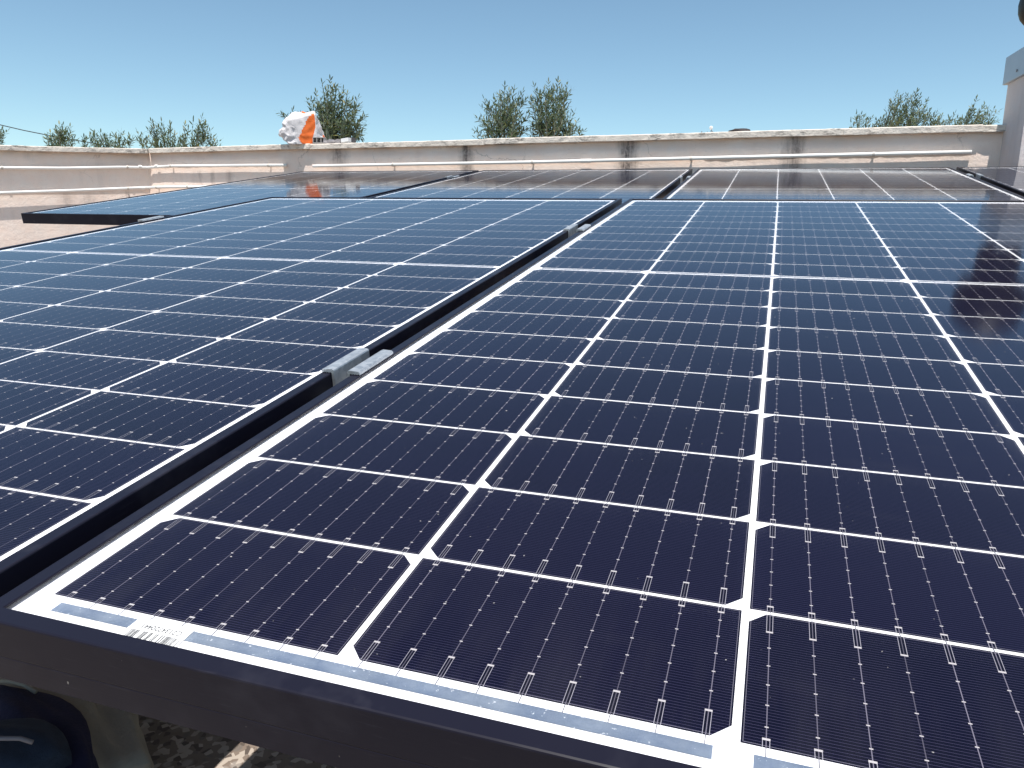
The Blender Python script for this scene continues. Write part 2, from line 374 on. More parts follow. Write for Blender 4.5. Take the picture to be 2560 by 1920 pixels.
def wall_grid(x0,x1,z0,z1,th,slope=0.0,seed=1):
    rr=random.Random(seed); bm=bmesh.new(); nx=int((x1-x0)/0.06)+1; nz=14
    def lump(x,z): return 0.0012*math.sin(x*2.1+z*2)+0.0006*math.sin(x*9+z*7+1)+rr.uniform(-0.00025,0.00025)
    V=[[bm.verts.new((x0+(x1-x0)*i/nx,lump(x0+(x1-x0)*i/nx,z0+(z1-z0)*k/nz),z0+(z1+slope*(x0+(x1-x0)*i/nx)-z0)*k/nz)) for k in range(nz+1)] for i in range(nx+1)]
    for i in range(nx):
        for k in range(nz): bm.faces.new((V[i][k],V[i+1][k],V[i+1][k+1],V[i][k+1]))
    b=[bm.verts.new((x,th,z)) for x,z in((x0,z0),(x1,z0),(x1,z1+slope*x1),(x0,z1+slope*x0))]
    bm.faces.new((b[0],b[3],b[2],b[1]))
    bm.faces.new([V[i][nz] for i in range(nx+1)]+[b[2],b[3]])
    bm.faces.new([V[i][0] for i in range(nx,-1,-1)]+[b[0],b[1]])
    bm.faces.new([V[0][k] for k in range(nz+1)]+[b[3],b[0]])
    bm.faces.new([V[nx][k] for k in range(nz,-1,-1)]+[b[1],b[2]])
    return bm
XR=(PR-PC).length+2.2; MIT=math.tan((math.pi-wd.angle(ld))/2)
wall=thing('parapet_wall','long stained pinkish parapet wall behind the back row of panels','wall')
QA=wall_frame(PC,wd)
wall.matrix_world=QA@Matrix.Translation((0,0,0))
wall.location.z=0
b=mesh_obj('wall_body',wall_grid(-0.14,XR,ZF,ZT-0.028,0.17,seed=3),M_wall,wall,True); b.location=(0,OVER,0)
cpg=mesh_obj('coping',coping_mesh(0.0,XR,0.25,0.030,0.62,5,0.0,MIT,0.0),M_coping,wall); cpg.location=(0,0,ZT)

# left parapet: its coping drops a little towards the viewer
e0=at_plane(0,362,PC,ln_)               # where its top edge leaves the photo
s_len=(e0-PC).dot(ld); slopeL=(e0.z-ZT)/s_len
QL=wall_frame(PC,-ld)
lw=thing('parapet_wall','short pinkish parapet wall at the left, meeting the long wall in the corner','wall')
lw.matrix_world=QL; lw.location.z=0
M_wallL=mat_plaster('pinkish_render_left',(0.88,0.75,0.67),[(-0.14,0.02,ZT-0.3,ZT-0.42,0.4),(-s_len*0.82,0.03,ZT-0.03,ZT-0.1,0.45),(-s_len*0.45,0.05,ZT-0.33,ZT-0.5,0.35),(-s_len*0.6,0.05,ZT-0.33,ZT-0.5,0.35)],ZT)
b=mesh_obj('wall_body',wall_grid(-3.4,0.14,ZF,ZT-0.028,0.17,-slopeL,seed=9),M_wallL,lw,True); b.location=(0,OVERL,0)
cpl=mesh_obj('coping',coping_mesh(-3.4,-0.002,0.25,0.030,0.92,8,-slopeL,0.0,MIT),M_coping,lw); cpl.location=(0,0,ZT-0.0005)

# terrace floor
M_floor=mat_terrazzo()
bm=bmesh.new(); vs=[bm.verts.new(v) for v in [(-6.5,-4.5,0),(5,-4.5,0),(5,4.6,0),(-6.5,4.6,0)]]
bm.faces.new(vs); 
ret=bmesh.ops.extrude_face_region(bm,geom=list(bm.faces)); bmesh.ops.translate(bm,vec=(0,0,-0.3),verts=[v for v in ret['geom'] if isinstance(v,bmesh.types.BMVert)])
fl=mesh_obj('terrace_floor',bm,M_floor); fl.location=(0,0,ZF); struct(fl)

# ------------------------------------------------------------ conduits on the walls
def on_wall(px,py,side,stand):
    if side=='A': return at_plane(px,py,PC-wn_*(OVER-stand),wn_)
    return at_plane(px,py,PC-ln_*(OVERL-stand),ln_)
def fillet(pts,r=0.03,n=5):
    out=[pts[0]]
    for i in range(1,len(pts)-1):
        a,b_,c=pts[i-1],pts[i],pts[i+1]; d1=(a-b_).normalized(); d2=(c-b_).normalized()
        for k in range(n+1):
            t=k/n; p=(b_+d1*r)*(1-t)**2+b_*2*t*(1-t)+(b_+d2*r)*t*t; out.append(p)
    out.append(pts[-1]); return out
ST=0.021; STL=0.030; PRAD=0.0090
def conduit(label,pts,clips,couplings,bevel=False):
    t=thing('conduit_pipe',label,'pipe',group='white conduits along the parapet walls')
    bm=bmesh.new(); tube(bm,fillet(pts),PRAD,14); mesh_obj('tube',bm,M_pipe,t,True)
    for p,nv in clips:
        bm=bmesh.new(); d=Vector((-nv.y,nv.x,0))
        tube(bm,[p-d*0.006,p+d*0.006],PRAD*1.28,14)
        tube(bm,[p-nv*0.004,p-nv*(ST+0.002)],0.0045,8)
        mesh_obj('clip',bm,M_clip,t)
    for p,nv,hl,rr in couplings:
        bm=bmesh.new(); d=Vector((-nv.y,nv.x,0)); tube(bm,[p-d*hl,p+d*hl],PRAD*rr,14); mesh_obj('coupling',bm,M_pipe,t)
    return t
cor=PC-wn_*0
def corner_pt(za):                        # inner corner at conduit stand-off, at height of pixel row
    # intersection of the two offset lines
    p1=PC-wn_*(OVER-ST); p2=PC-ln_*(OVERL-STL)
    # p1 + s*wd = p2 + t*ld
    det=wd.x*(-ld.y)+ld.x*wd.y; dx=p2.x-p1.x; dy=p2.y-p1.y
    s_=(dx*(-ld.y)+ld.x*dy)/det
    return Vector((p1.x+wd.x*s_,p1.y+wd.y*s_,za))
def sag(px0,py0,px1,py1,side,n,d=0.0):
    out=[]
    for k in range(n+1):
        t=k/n; out.append(on_wall(px0+(px1-px0)*t,py0+(py1-py0)*t+d*4*t*(1-t),side,ST))
    return out
pA=on_wall(600,414.5,'A',ST); zc=on_wall(392,415.5,'A',ST).z
zL=on_wall(310,418.0,'L',STL).z
left_pts=[on_wall(-420,408,'L',STL),on_wall(-200,415,'L',STL),on_wall(0,419.5,'L',STL),on_wall(160,420.5,'L',STL),on_wall(300,418,'L',STL)]+[corner_pt((zc+zL)/2)]
wA=[on_wall(x,y,'A',ST) for x,y in[(430,415),(520,414.5),(620,413.5),(716,413.0)]]
def clipL(px,py): return (on_wall(px,py,'L',STL),ln_)
def clipA(px,py): return (on_wall(px,py,'A',ST),wn_)
conduit('upper white conduit on the left wall, rounding the corner, ending below the bag',left_pts+wA,
        [clipL(5,419.5),clipL(318,417.5),clipA(428,415),clipA(672,413.3)],
        [(on_wall(350,416.5,'L',STL),ln_,0.010,1.22),(on_wall(392,415.6,'A',ST),wn_,0.012,1.22)])
low=[on_wall(-420,506,'L',STL),on_wall(-200,494,'L',STL),on_wall(0,482,'L',STL),on_wall(160,477,'L',STL),on_wall(310,471.0,'L',STL)]
zc2=on_wall(385,468.5,'A',ST).z
conduit('lower white conduit on the left wall, disappearing behind the back panels',low+[corner_pt(zc2)]+[on_wall(x,y,'A',ST) for x,y in[(430,467.5),(520,467),(620,466),(760,465)]],
        [clipL(320,471),clipA(392,468.3),clipA(470,466.5)],[(on_wall(356,470,'L',STL),ln_,0.012,1.22)])
rp=[(783,415.5),(800,414.8),(983,411.5),(1330,405.5),(1728,396),(2000,389.5),(2184,385.5),(2429,380)]
conduit('long white conduit along the main wall between the torn bag and the chimney',[on_wall(x,y,'A',ST) for x,y in rp],
        [clipA(983,411.5),clipA(1331,405.5),clipA(1728,396.3),clipA(2184,385.5)],[(on_wall(1465,402.3,'A',ST),wn_,0.030,1.22)])

# ------------------------------------------------------------ solar panels
def frame_mesh():
    prof=[(0.0,-THK),(0.0,-21.6),(0.15,-21.2),(0.15,-20.7),(0.0,-20.3),(0.0,-1.1),(0.25,-0.4),(1.0,0.0),(LIP-0.5,0.0),(LIP,-0.5),(LIP,-1.3),(2.0,-1.3),(2.0,-THK+1.8),(26,-THK+1.8),(26,-THK)]
    bm=bmesh.new(); rings=[]
    for (cx,cy,sx,sy) in((0,FRONT,1,1),(PWID,FRONT,-1,1),(PWID,PLEN,-1,-1),(0,PLEN,1,-1)):
        rings.append([bm.verts.new((( cx+sx*a)*.001,(cy+sy*a)*.001,z*.001)) for a,z in prof])
    n=len(prof)
    for k in range(4):
        A=rings[k];B=rings[(k+1)%4]
        for i in range(n): bm.faces.new((A[i],B[i],B[(i+1)%n],A[(i+1)%n]))
    return bm
def cell_mesh():
    V=[];Fc=[];UV=[]; ch=7.6
    for c in range(6):
        for r in range(20):
            u0=MU+c*PU; v0=vrow(r); 
            top=((c%2==0)==(r<10))            # chamfered corners on the far side?
            q=CELLW; h=CH
            if top: loc=[(0,0),(q,0),(q,h-ch),(q-ch,h),(ch,h),(0,h-ch)]; uv=[(x,y) for x,y in loc]
            else:   loc=[(ch,0),(q-ch,0),(q,ch),(q,h),(0,h),(0,ch)]; uv=[(x,h-y) for x,y in loc]
            i=len(V)
            for x,y in loc: V.append(((u0+x)*.001,(v0+y)*.001,0))
            Fc.append(tuple(range(i,i+6)))
            UV+=[(c*1000+min(max(x,0.01),q-0.01),r*1000+min(max(y,0.01)*83.0/h,82.99)) for x,y in uv]
    return V,Fc,UV
def rects(lst,z):
    V=[];Fc=[]
    for x0,x1,y0,y1 in lst:
        i=len(V); V+=[(x0*.001,y0*.001,z),(x1*.001,y0*.001,z),(x1*.001,y1*.001,z),(x0*.001,y1*.001,z)]; Fc.append((i,i+1,i+2,i+3))
    return V,Fc
def thin_plate(name,lst,z,mat,parent,th=0.0):
    V,Fc=rects(lst,z); o=raw_obj(name,V,Fc,mat,parent); return o

def text_mesh(txt,size):
    cu=bpy.data.curves.new('serial','FONT'); cu.body=txt; cu.size=size; cu.align_x='CENTER'
    o=bpy.data.objects.new('serial',cu); col.objects.link(o)
    dg=bpy.context.evaluated_depsgraph_get(); dg.update(); me=bpy.data.meshes.new_from_object(o.evaluated_get(dg))
    bpy.data.objects.remove(o); return me

def make_panel():
    root=thing('solar_panel','x','solar panel')
    mesh_obj('frame',frame_mesh(),M_frame,root)
    # backsheet: a thin white board under the cells
    bm=bmesh.new(); box(bm,.003,(PWID-3)*.001,(FRONT+3)*.001,(PLEN-3)*.001,-.0048,-.0037); mesh_obj('backsheet',bm,M_back,root)
    V,Fc,UV=cell_mesh(); o=raw_obj('solar_cells',V,Fc,M_cells,root,uvs=UV); o.location=(0,0,-.0035)
    # wires showing across the white margins and gaps
    wires=[];P=CELLW/9
    for c in range(6):
        for k in range(9):
            x=MU+c*PU+P*(k+.5); wires.append((x-.17,x+.17,V0-4.7,V0+.0)); wires.append((x-.12,x+.12,vrow(20)-GV,vrow(20)+3))
            for r in range(1,20): wires.append((x-.16,x+.16,vrow(r)-(GM if r==10 else GV)-0.1,vrow(r)+.1))
    thin_plate('busbar_wires',wires,-.00338,M_wire,root)
    y0,y1=V0-11.2,V0-4.6
    segs=[(MU+10,MU+59),(MU+89.5,MU+PU+CELLW-6),(MU+2*PU+5,MU+3*PU+CELLW-6),(MU+4*PU+5,MU+5*PU+CELLW-6)]
    for a_,b_ in segs: thin_plate('ribbon',[(a_,b_,y0,y1)],-.0034,M_ribbon,root)
    mid=vrow(10)-GM/2
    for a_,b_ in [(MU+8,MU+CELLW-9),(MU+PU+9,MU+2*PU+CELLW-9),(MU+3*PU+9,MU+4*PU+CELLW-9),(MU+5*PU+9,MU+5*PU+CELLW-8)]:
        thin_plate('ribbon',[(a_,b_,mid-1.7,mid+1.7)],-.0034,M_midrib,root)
    # serial label, upside down for someone at this end
    lab=thin_plate('serial_label',[(MU+58,MU+90.5,FRONT+LIP+0.3,V0-3.6)],-.0032,M_white,root)
    bars=[];rr=random.Random(11);x=MU+61.0
    groups=[(61,66,0.9),(68,70.5,0.8),(72,73.5,.5),(75.2,77.2,.6),(78.6,79.2,.3),(80.0,80.5,.3),(81.2,87.3,1.0),(88.9,89.6,.6)]
    for a_,b_,dn in groups:
        x=a_
        while x<b_:
            wdt=rr.choice([.28,.35,.55]); bars.append((MU+x,MU+min(x+wdt,b_),FRONT+LIP+1.6,FRONT+LIP+7.6)); x+=wdt+rr.choice([.3,.35,.5])
    V,Fc=rects(bars,-.00305); raw_obj('barcode',V,Fc,M_ink,lab)
    me=text_mesh('C2134720441',0.0044); me.materials.append(M_ink)
    t=bpy.data.objects.new('serial_number',me); link(t,lab); t.location=((MU+75)*.001,(FRONT+LIP+12.2)*.001,-.00305); t.rotation_euler=(0,0,math.pi); t.scale=(0.92,1.0,1)
    bm=bmesh.new(); vs=[bm.verts.new((x,y,-.0015)) for x,y in((.0085,.0125),((PWID-8.5)*.001,.0125),((PWID-8.5)*.001,(PLEN-8.5)*.001),(.0085,(PLEN-8.5)*.001))]; bm.faces.new(vs)
    mesh_obj('glass',bm,M_glass,root)
    # junction boxes under the panel
    bm=bmesh.new()
    box(bm,PWID*.0005-.03,PWID*.0005+.03,.84,.90,-.022,-.0049)
    mesh_obj('junction_box',bm,M_ink,root)
    return root
def copy_tree(o,parent=None):
    c=o.copy(); col.objects.link(c); c.parent=parent
    for ch in list(o.children): copy_tree(ch,c)
    return c
ROT=(TILT,0,0)
GAP=20.27; CG=-12.635
P0=make_panel()
GF='solar panels of the near row'; GB='solar panels of the back row'
BO=Vector((-2.14136,1.80284,0.21005)); YAW=0.0047
def place(o,u,label,group,back=False):
    o.rotation_mode='XYZ'
    if back:
        o.rotation_euler=(TILT,0,YAW); o.location=BO+Vector((math.cos(YAW),math.sin(YAW),0))*(u*.001)
    else:
        o.rotation_euler=ROT; o.location=(u*.001,0,0)
    o['label']=label; o['group']=group
place(P0,-2.5,'nearest solar panel, white serial label at its front corner, filling the lower right',GF)
PL=copy_tree(P0); place(PL,-(1038.0+25.27)-2.5,'solar panel left of the nearest one, across the black gap with the two clamps',GF)
gb=27.46; PBK=1038.0+32.46
for k,lb in enumerate(['leftmost panel of the back row, reflecting the orange and white bag','second panel from the left in the back row, in front of the main wall','third panel from the left in the back row, in front of the main wall','rightmost panel of the back row, at the foot of the chimney']):
    o=copy_tree(P0); place(o,k*PBK-2.5,lb,GB,True)

# ------------------------------------------------------------ clamps, rails, rack
MN=Matrix.Rotation(TILT,4,'X')
MB=Matrix.Translation(BO)@Matrix.Rotation(YAW,4,'Z')@Matrix.Rotation(TILT,4,'X')
def clamp_mesh(gap,ln):
    g=gap/2; t=2.6; w_=9.5
    outl=[(-g+.8,-30),(-g+.8,.4),(-g-w_,.4)]
    # serrated underside of the wings
    def teeth(x0,x1,n):
        r=[]
        for i in range(n):
            a0=x0+(x1-x0)*i/n; r+=[(a0,.35),(a0+(x1-x0)/n*.5,1.1)]
        r.append((x1,.35)); return r
    left=[(-g+.8,-30)]+teeth(-g+.8,-g-w_,4)+[(-g-w_,2.4),(-g-w_+1.5,3.6),(-g+1.2,4.0),(-g+3.0,3.2),(-g+3.4,2.0),(-g+3.4,-27.4)]
    right=[(-x,z) for x,z in left][::-1]
    prof=left+right
    bm=bmesh.new(); A=[bm.verts.new((x*.001,-ln*.0005,z*.001)) for x,z in prof]; B=[bm.verts.new((x*.001,ln*.0005,z*.001)) for x,z in prof]
    n=len(prof)
    for i in range(n): bm.faces.new((A[i],A[(i+1)%n],B[(i+1)%n],B[i]))
    bm.faces.new(A[::-1]); bm.faces.new(B)
    return bm
def mid_clamp(M_,u,v,gap,label,ln=66):
    t=thing('panel_clamp',label,'clamp',group='metal clamps holding the panels')
    t.matrix_world=M_@Matrix.Translation((u*.001,v*.001,0))
    mesh_obj('clamp_body',clamp_mesh(gap,ln),M_galv,t)
    bm=bmesh.new(); tube(bm,[(0,0,-.0274),(0,0,-.0195)],.0065,6); tube(bm,[(0,0,-.045),(0,0,-.0274)],.004,10)
    mesh_obj('bolt',bm,M_steel,t)
mid_clamp(MN,CG,397,GAP,'nearest galvanised clamp in the black gap between the two front panels')
mid_clamp(MN,CG,1248,GAP,'farther galvanised clamp in the gap between the two front panels')
mid_clamp(MB,PBK-16.23,1372,gb,'small clamp between the two left panels of the back row')
mid_clamp(MB,2*PBK-16.23,1296,gb,'small clamp in the middle gap of the back row')
mid_clamp(MB,3*PBK-16.23,1345,gb,'small clamp between the two right panels of the back row')
t=thing('panel_clamp','flat end clamp on the far left edge of the left front panel','clamp',group='metal clamps holding the panels')
t.matrix_world=MN@Matrix.Translation((-1.06577,1.274,0))@Matrix.Translation((-.0,0,0))
bm=bmesh.new(); pr=[(-26,-34.9),(-26,-31),(-4.2,-31),(-4.2,4.2),(8.5,4.2),(9.5,3.2),(9.5,.5),(-.8,.5),(-.8,-34.9)]
A=[bm.verts.new((x*.001,-.035,z*.001)) for x,z in pr];B=[bm.verts.new((x*.001,.035,z*.001)) for x,z in pr]
for i in range(len(pr)): bm.faces.new((A[i],A[(i+1)%len(pr)],B[(i+1)%len(pr)],B[i]))
bm.faces.new(A[::-1]); bm.faces.new(B); mesh_obj('clamp_body',bm,M_galv,t)

def rack(M_,u0,u1,vs_,label,posts):
    t=thing('mounting_rack',label,'rack')
    for v in vs_:
        bm=bmesh.new(); box(bm,u0*.001,u1*.001,(v-20)*.001,(v+20)*.001,-.0770,-.0355,M_); mesh_obj('rail',bm,M_alu,t)
        for u in posts:
            top=M_@Vector((u*.001,v*.001,-.0775)); bm=bmesh.new(); box(bm,top.x-.018,top.x+.018,top.y-.018,top.y+.018,ZF+.006,top.z-0.004)
            box(bm,top.x-.05,top.x+.05,top.y-.05,top.y+.05,ZF,ZF+.0055); mesh_obj('leg',bm,M_steel,t)
rack(MN,-1090,1130,(397,1248),'aluminium rails and legs carrying the front row of panels',(-950,60,980))
rack(MB,-60,4300,(430,1330),'aluminium rails and legs carrying the back row of panels',(100,1400,2700,4000))

# ------------------------------------------------------------ chimney on the right
ch=thing('chimney','plastered rectangular chimney with a sheet metal band and dark cowl, right edge','chimney')
wp=PC-wn_*OVER                           # plane of the wall face
cb=at_plane(2496,417,wp,wn_); 
M_chim=mat_plaster('grey_render',(0.60,0.555,0.55),[],5.0)
fd_=(Matrix.Rotation(R(6.5),3,'Z')@wn_); fx_=Vector((-fd_.y,fd_.x,0)); pe=at_plane(2546,400,cb,fx_); depth=(pe-cb).dot(fd_); depth=max(.25,min(.8,depth)); ztop=at_plane(2519,165,wp,wn_).z
QC=Matrix.Identity(4)
for i in range(3): QC[i][0]=fx_[i]; QC[i][1]=fd_[i]; QC[i][2]=(0,0,1)[i]; QC[i][3]=cb[i]
QC[2][3]=0
ch.matrix_world=QC
bm=bmesh.new(); box(bm,0,0.46,-0.03,depth,ZF,ztop,None,0.006); mesh_obj('shaft',bm,M_chim,ch)
zb0=at_plane(2512,209,wp+wd*(-.018),wn_).z; zb1=at_plane(2520.5,139,wp+wd*(-.018),wn_).z
M_sheet=simple('zinc_sheet',(0.40,0.43,0.48),0.42,0.55,0.5,0.08,10)
bm=bmesh.new(); box(bm,-.016,.476,-.046,depth+.016,zb0,zb1+0.0,None,0.002); 
sh=mesh_obj('metal_band',bm,M_sheet,ch)
bm=bmesh.new()
for yy in(depth*.5,): tube(bm,[(-.0195,yy,zb0+.03),(-.0155,yy,zb0+.03)],.006,8)
mesh_obj('screw',bm,M_steel,sh)
M_cowl=simple('sooty_black_metal',(0.010,0.009,0.010),0.5,0,0.5,0.3,20)
bm=bmesh.new()
cc_=at_d(2613,8,3.62); lc=QC.inverted()@cc_
prof=[(0.0,0.40),(0.10,0.39),(0.155,0.34),(0.175,0.26),(0.175,0.18),(0.155,0.12),(0.125,0.095),(0.095,0.075),(0.103,0.035),(0.108,0.0),(0.105,-0.035),(0.094,-0.065),(0.075,-0.088),(0.035,-0.095),(0.03,zb1-lc.z)]
n=32; rings=[[bm.verts.new((lc.x+r*math.cos(2*math.pi*k/n),lc.y+r*math.sin(2*math.pi*k/n),lc.z+z)) for k in range(n)] if r>0 else [bm.verts.new((lc.x,lc.y,lc.z+z))] for r,z in prof]
for i in range(len(rings)-1):
    for k in range(n):
        if len(rings[i])==1: bm.faces.new((rings[i][0],rings[i+1][k],rings[i+1][(k+1)%n]))
        else: bm.faces.new((rings[i][k],rings[i+1][k],rings[i+1][(k+1)%n],rings[i][(k+1)%n]))
mesh_obj('cowl',bm,M_cowl,ch,True)

# ------------------------------------------------------------ torn bag on the coping
M_bagw=simple('white_woven_plastic',(0.60,0.57,0.58),0.55,0,0.4,0.08,30,0.25)
M_bago=simple('orange_woven_plastic',(0.72,0.14,0.020),0.55,0,0.4,0.12,30,0.25)
M_dark=simple('dark_cavity',(0.03,0.027,0.028),0.9,0,0.1,0.2)
bc=at_plane(756,361,PC-wn_*0.06,wn_)     # foot of the bag on top of the coping
sc_=(bc-CW).length/F*1.0                 # metres per photo pixel there
def bag_xy(cx,cy): return ((680+cx/9.217-756)*sc_,-(260+cy/9.217-361)*sc_)
front=[(420,945),(300,800),(330,560),(430,490),(620,430),(900,335),(980,330),(985,450),(980,600),(1000,830),(900,930),(640,950),(760,640),(560,650)]
outer=[(225,740),(270,660),(345,480),(470,330),(600,285),(700,310),(830,290),(960,262),(1020,420),(1060,590),(1110,690),(1180,800),(1050,940)]
pts=[]
for x,y in front: X,Z=bag_xy(x,y); pts.append((X,-0.085,Z))
for x,y in outer:
    X,Z=bag_xy(x,y); pts.append((X,0.0,Z)); pts.append((X*0.9,0.07,max(0.0,Z*0.93)))
bm=bmesh.new()
for p in pts: bm.verts.new(p)
hull=bmesh.ops.convex_hull(bm,input=list(bm.verts))
bmesh.ops.delete(bm,geom=[v for v in bm.verts if not v.link_faces],context='VERTS')
bmesh.ops.triangulate(bm,faces=bm.faces)
for _ in range(4): 
    bmesh.ops.subdivide_edges(bm,edges=bm.edges,cuts=1,use_grid_fill=True)
    if _==0: bmesh.ops.triangulate(bm,faces=bm.faces)
from mathutils import noise as mnoise
bm.normal_update()
for v in bm.verts:
    p=v.co; rdg=1-abs(mnoise.noise(p*22+Vector((3,1,7))))*2
    r2=1-abs(mnoise.noise(p*55+Vector((1,9,2))))*2
    amt=0.012*(rdg-0.4)+0.0015*r2
    if p.y<-0.05 and p.x>bag_xy(560,0)[0]: amt*=0.35
    v.co=p+v.normal*amt
bm.normal_update()
def interp(z,tab):
    if z>=tab[0][0]: return tab[0][1]
    for (z0,x0),(z1,x1) in zip(tab,tab[1:]):
        if z>=z1: return x1+(x0-x1)*(z-z1)/(z0-z1)
    return tab[-1][1]
lb=[(bag_xy(0,y)[1],bag_xy(x,0)[0]) for x,y in[(905,330),(800,480),(740,620),(620,830),(700,950)]]
rb=[(bag_xy(0,y)[1],bag_xy(x,0)[0]) for x,y in[(960,330),(970,450),(978,600),(930,760),(905,930)]]
for f in bm.faces:
    c=f.calc_center_median(); f.material_index=0
    if f.normal.y<-0.25 and c.z<bag_xy(0,335)[1]+0.006 and interp(c.z,lb)<c.x<interp(c.z,rb): f.material_index=1
    X,Z=bag_xy(745,300)
    if c.y>-0.05 and abs(c.x-X)<0.012 and c.z>Z-0.02: f.material_index=1
    X,Z=bag_xy(1150,770)
    if abs(c.x-X)<0.008 and c.z<Z+0.014 and c.y<-.01: f.material_index=1
bag=mesh_obj('torn_bag',bm,[M_bagw,M_bago],None,True)
tag(bag,'crumpled white plastic bag with an orange panel, lying on the wall coping','bag')
vd=(bc-CW); vd.z=0; vd.normalize(); q=wall_frame(bc,Vector((vd.y,-vd.x,0))); bag.matrix_world=q; bag.location.z=ZT+0.004
# rubble beside the bag
def on_cop(px,inset=0.06): 
    p=at_plane(px,345,PC-wn_*inset,wn_); return p
def rub(name,label,cat,px,inset,rotz,builder,mats):
    bm=bmesh.new(); builder(bm); o=mesh_obj(name,bm,mats); p=on_cop(px,inset); o.location=(p.x,p.y,ZT+0.004); o.rotation_euler=(0,0,wallA+rotz); tag(o,label,cat); return o
M_brick=simple('pale_mortar',(0.40,0.37,0.36),0.9,0,0.1,0.25,60,0.5)
def hollow(bm):
    L,H,D=0.072,0.036,0.06
    box(bm,-L/2,L/2,-D/2,D/2,0,.004);box(bm,-L/2,L/2,-D/2,D/2,H-.004,H)
    box(bm,-L/2+.004,L/2-.004,.004,.006,.004,H-.004)
    for x in(-L/2,-.012,.014,L/2-.004): box(bm,x,x+.004,-D/2+.001,D/2-.001,.0042,H-.0042)
    box(bm,-L/2+.003,L/2-.003,D/2-.010,D/2-.006,.004,H-.004)
rub('broken_brick','broken hollow block with dark cells, leaning against the torn bag','brick',799,.045,0.35,hollow,M_brick)
def rubble(bm):
    rr=random.Random(4)
    for k in range(7):
        x=-.055+.018*k; s_=rr.uniform(.010,.02); M_=Matrix.Translation((x,rr.uniform(-.01,.02),s_*.6))@Matrix.Rotation(rr.uniform(0,2),4,'Z')@Matrix.Rotation(rr.uniform(-.4,.4),4,'X')
        box(bm,-s_,s_,-s_*.8,s_*.8,-s_*.6,s_*.6,M_)
rub('concrete_rubble','grey concrete fragments between the hollow block and the flat white box','rubble',834,.05,0.1,rubble,simple('grey_concrete',(0.33,0.31,0.32),0.9,0,0.1,0.3,50,0.5))
def wbox(bm): box(bm,-.027,.027,-.03,.03,0.004,.026,Matrix.Rotation(-.10,4,'Y'),.002); box(bm,-.03,.03,-.025,.025,0,.0035)
rub('white_box','small flat white box on the coping, right of the rubble','box',869,.05,-.05,wbox,M_white)
def post(bm): box(bm,-.0028,.0028,-.02,.02,0,.030)
rub('slate_sliver','thin dark upright sliver at the end of the white box','slate',883.5,.04,-.02,post,simple('dark_slate',(0.09,0.085,0.09),0.8,0,0.2,0.2,60))
# things farther right on the coping
def stone(bm):
    bmesh.ops.create_icosphere(bm,subdivisions=3,radius=1)
    for v in bm.verts:
        n_=mnoise.noise(v.co*1.7+Vector((5,2,1))); v.co=Vector((v.co.x*.052,v.co.y*.03,v.co.z*.0125))*(1+.35*n_)+Vector((0,0,.010))
rub('dark_stone','flat dark stone lying on the coping, right of centre','stone',1848,.10,0.05,stone,simple('dark_stone_mat',(0.055,0.048,0.050),0.9,0,0.2,0.5,60,0.4))
def rod(bm): tube(bm,[(0,0,0),(.001,0,.018)],.0022,8)
for px,lb_,ht in((1753,'short dark iron rod on the coping, leftmost of three',1.0),(1767,'short dark iron rod on the coping, middle of three and shortest',.8),(1782,'short dark iron rod on the coping, rightmost of three and leaning',1.0)):
    o=rub('iron_rod',lb_,'rod',px,.12,0,rod,M_steel); o.scale=(1,1,ht); o['group']='iron rods standing on the coping'
    if px==1782: o.rotation_euler=(0.1,-.25,wallA)
dish=thing('garden_lamp','small round white lamp head on thin legs, standing on the coping','lamp')
p=on_cop(1776,.16); dish.location=(p.x,p.y,ZT+.003); dish.rotation_euler=(0,0,wallA)
bm=bmesh.new(); tube(bm,[(0,-.006,.038),(0,-.004,.0385),(0,0,.039),(0,.006,.039)],[.005,.0085,.0095,.006],16); mesh_obj('lamp_head',bm,M_white,dish)
bm=bmesh.new()
for dx in(-.006,.002,.007): tube(bm,[(dx*.2+.002,0,.031),(dx,.002,0)],.0009,6)
mesh_obj('stand',bm,M_steel,dish)

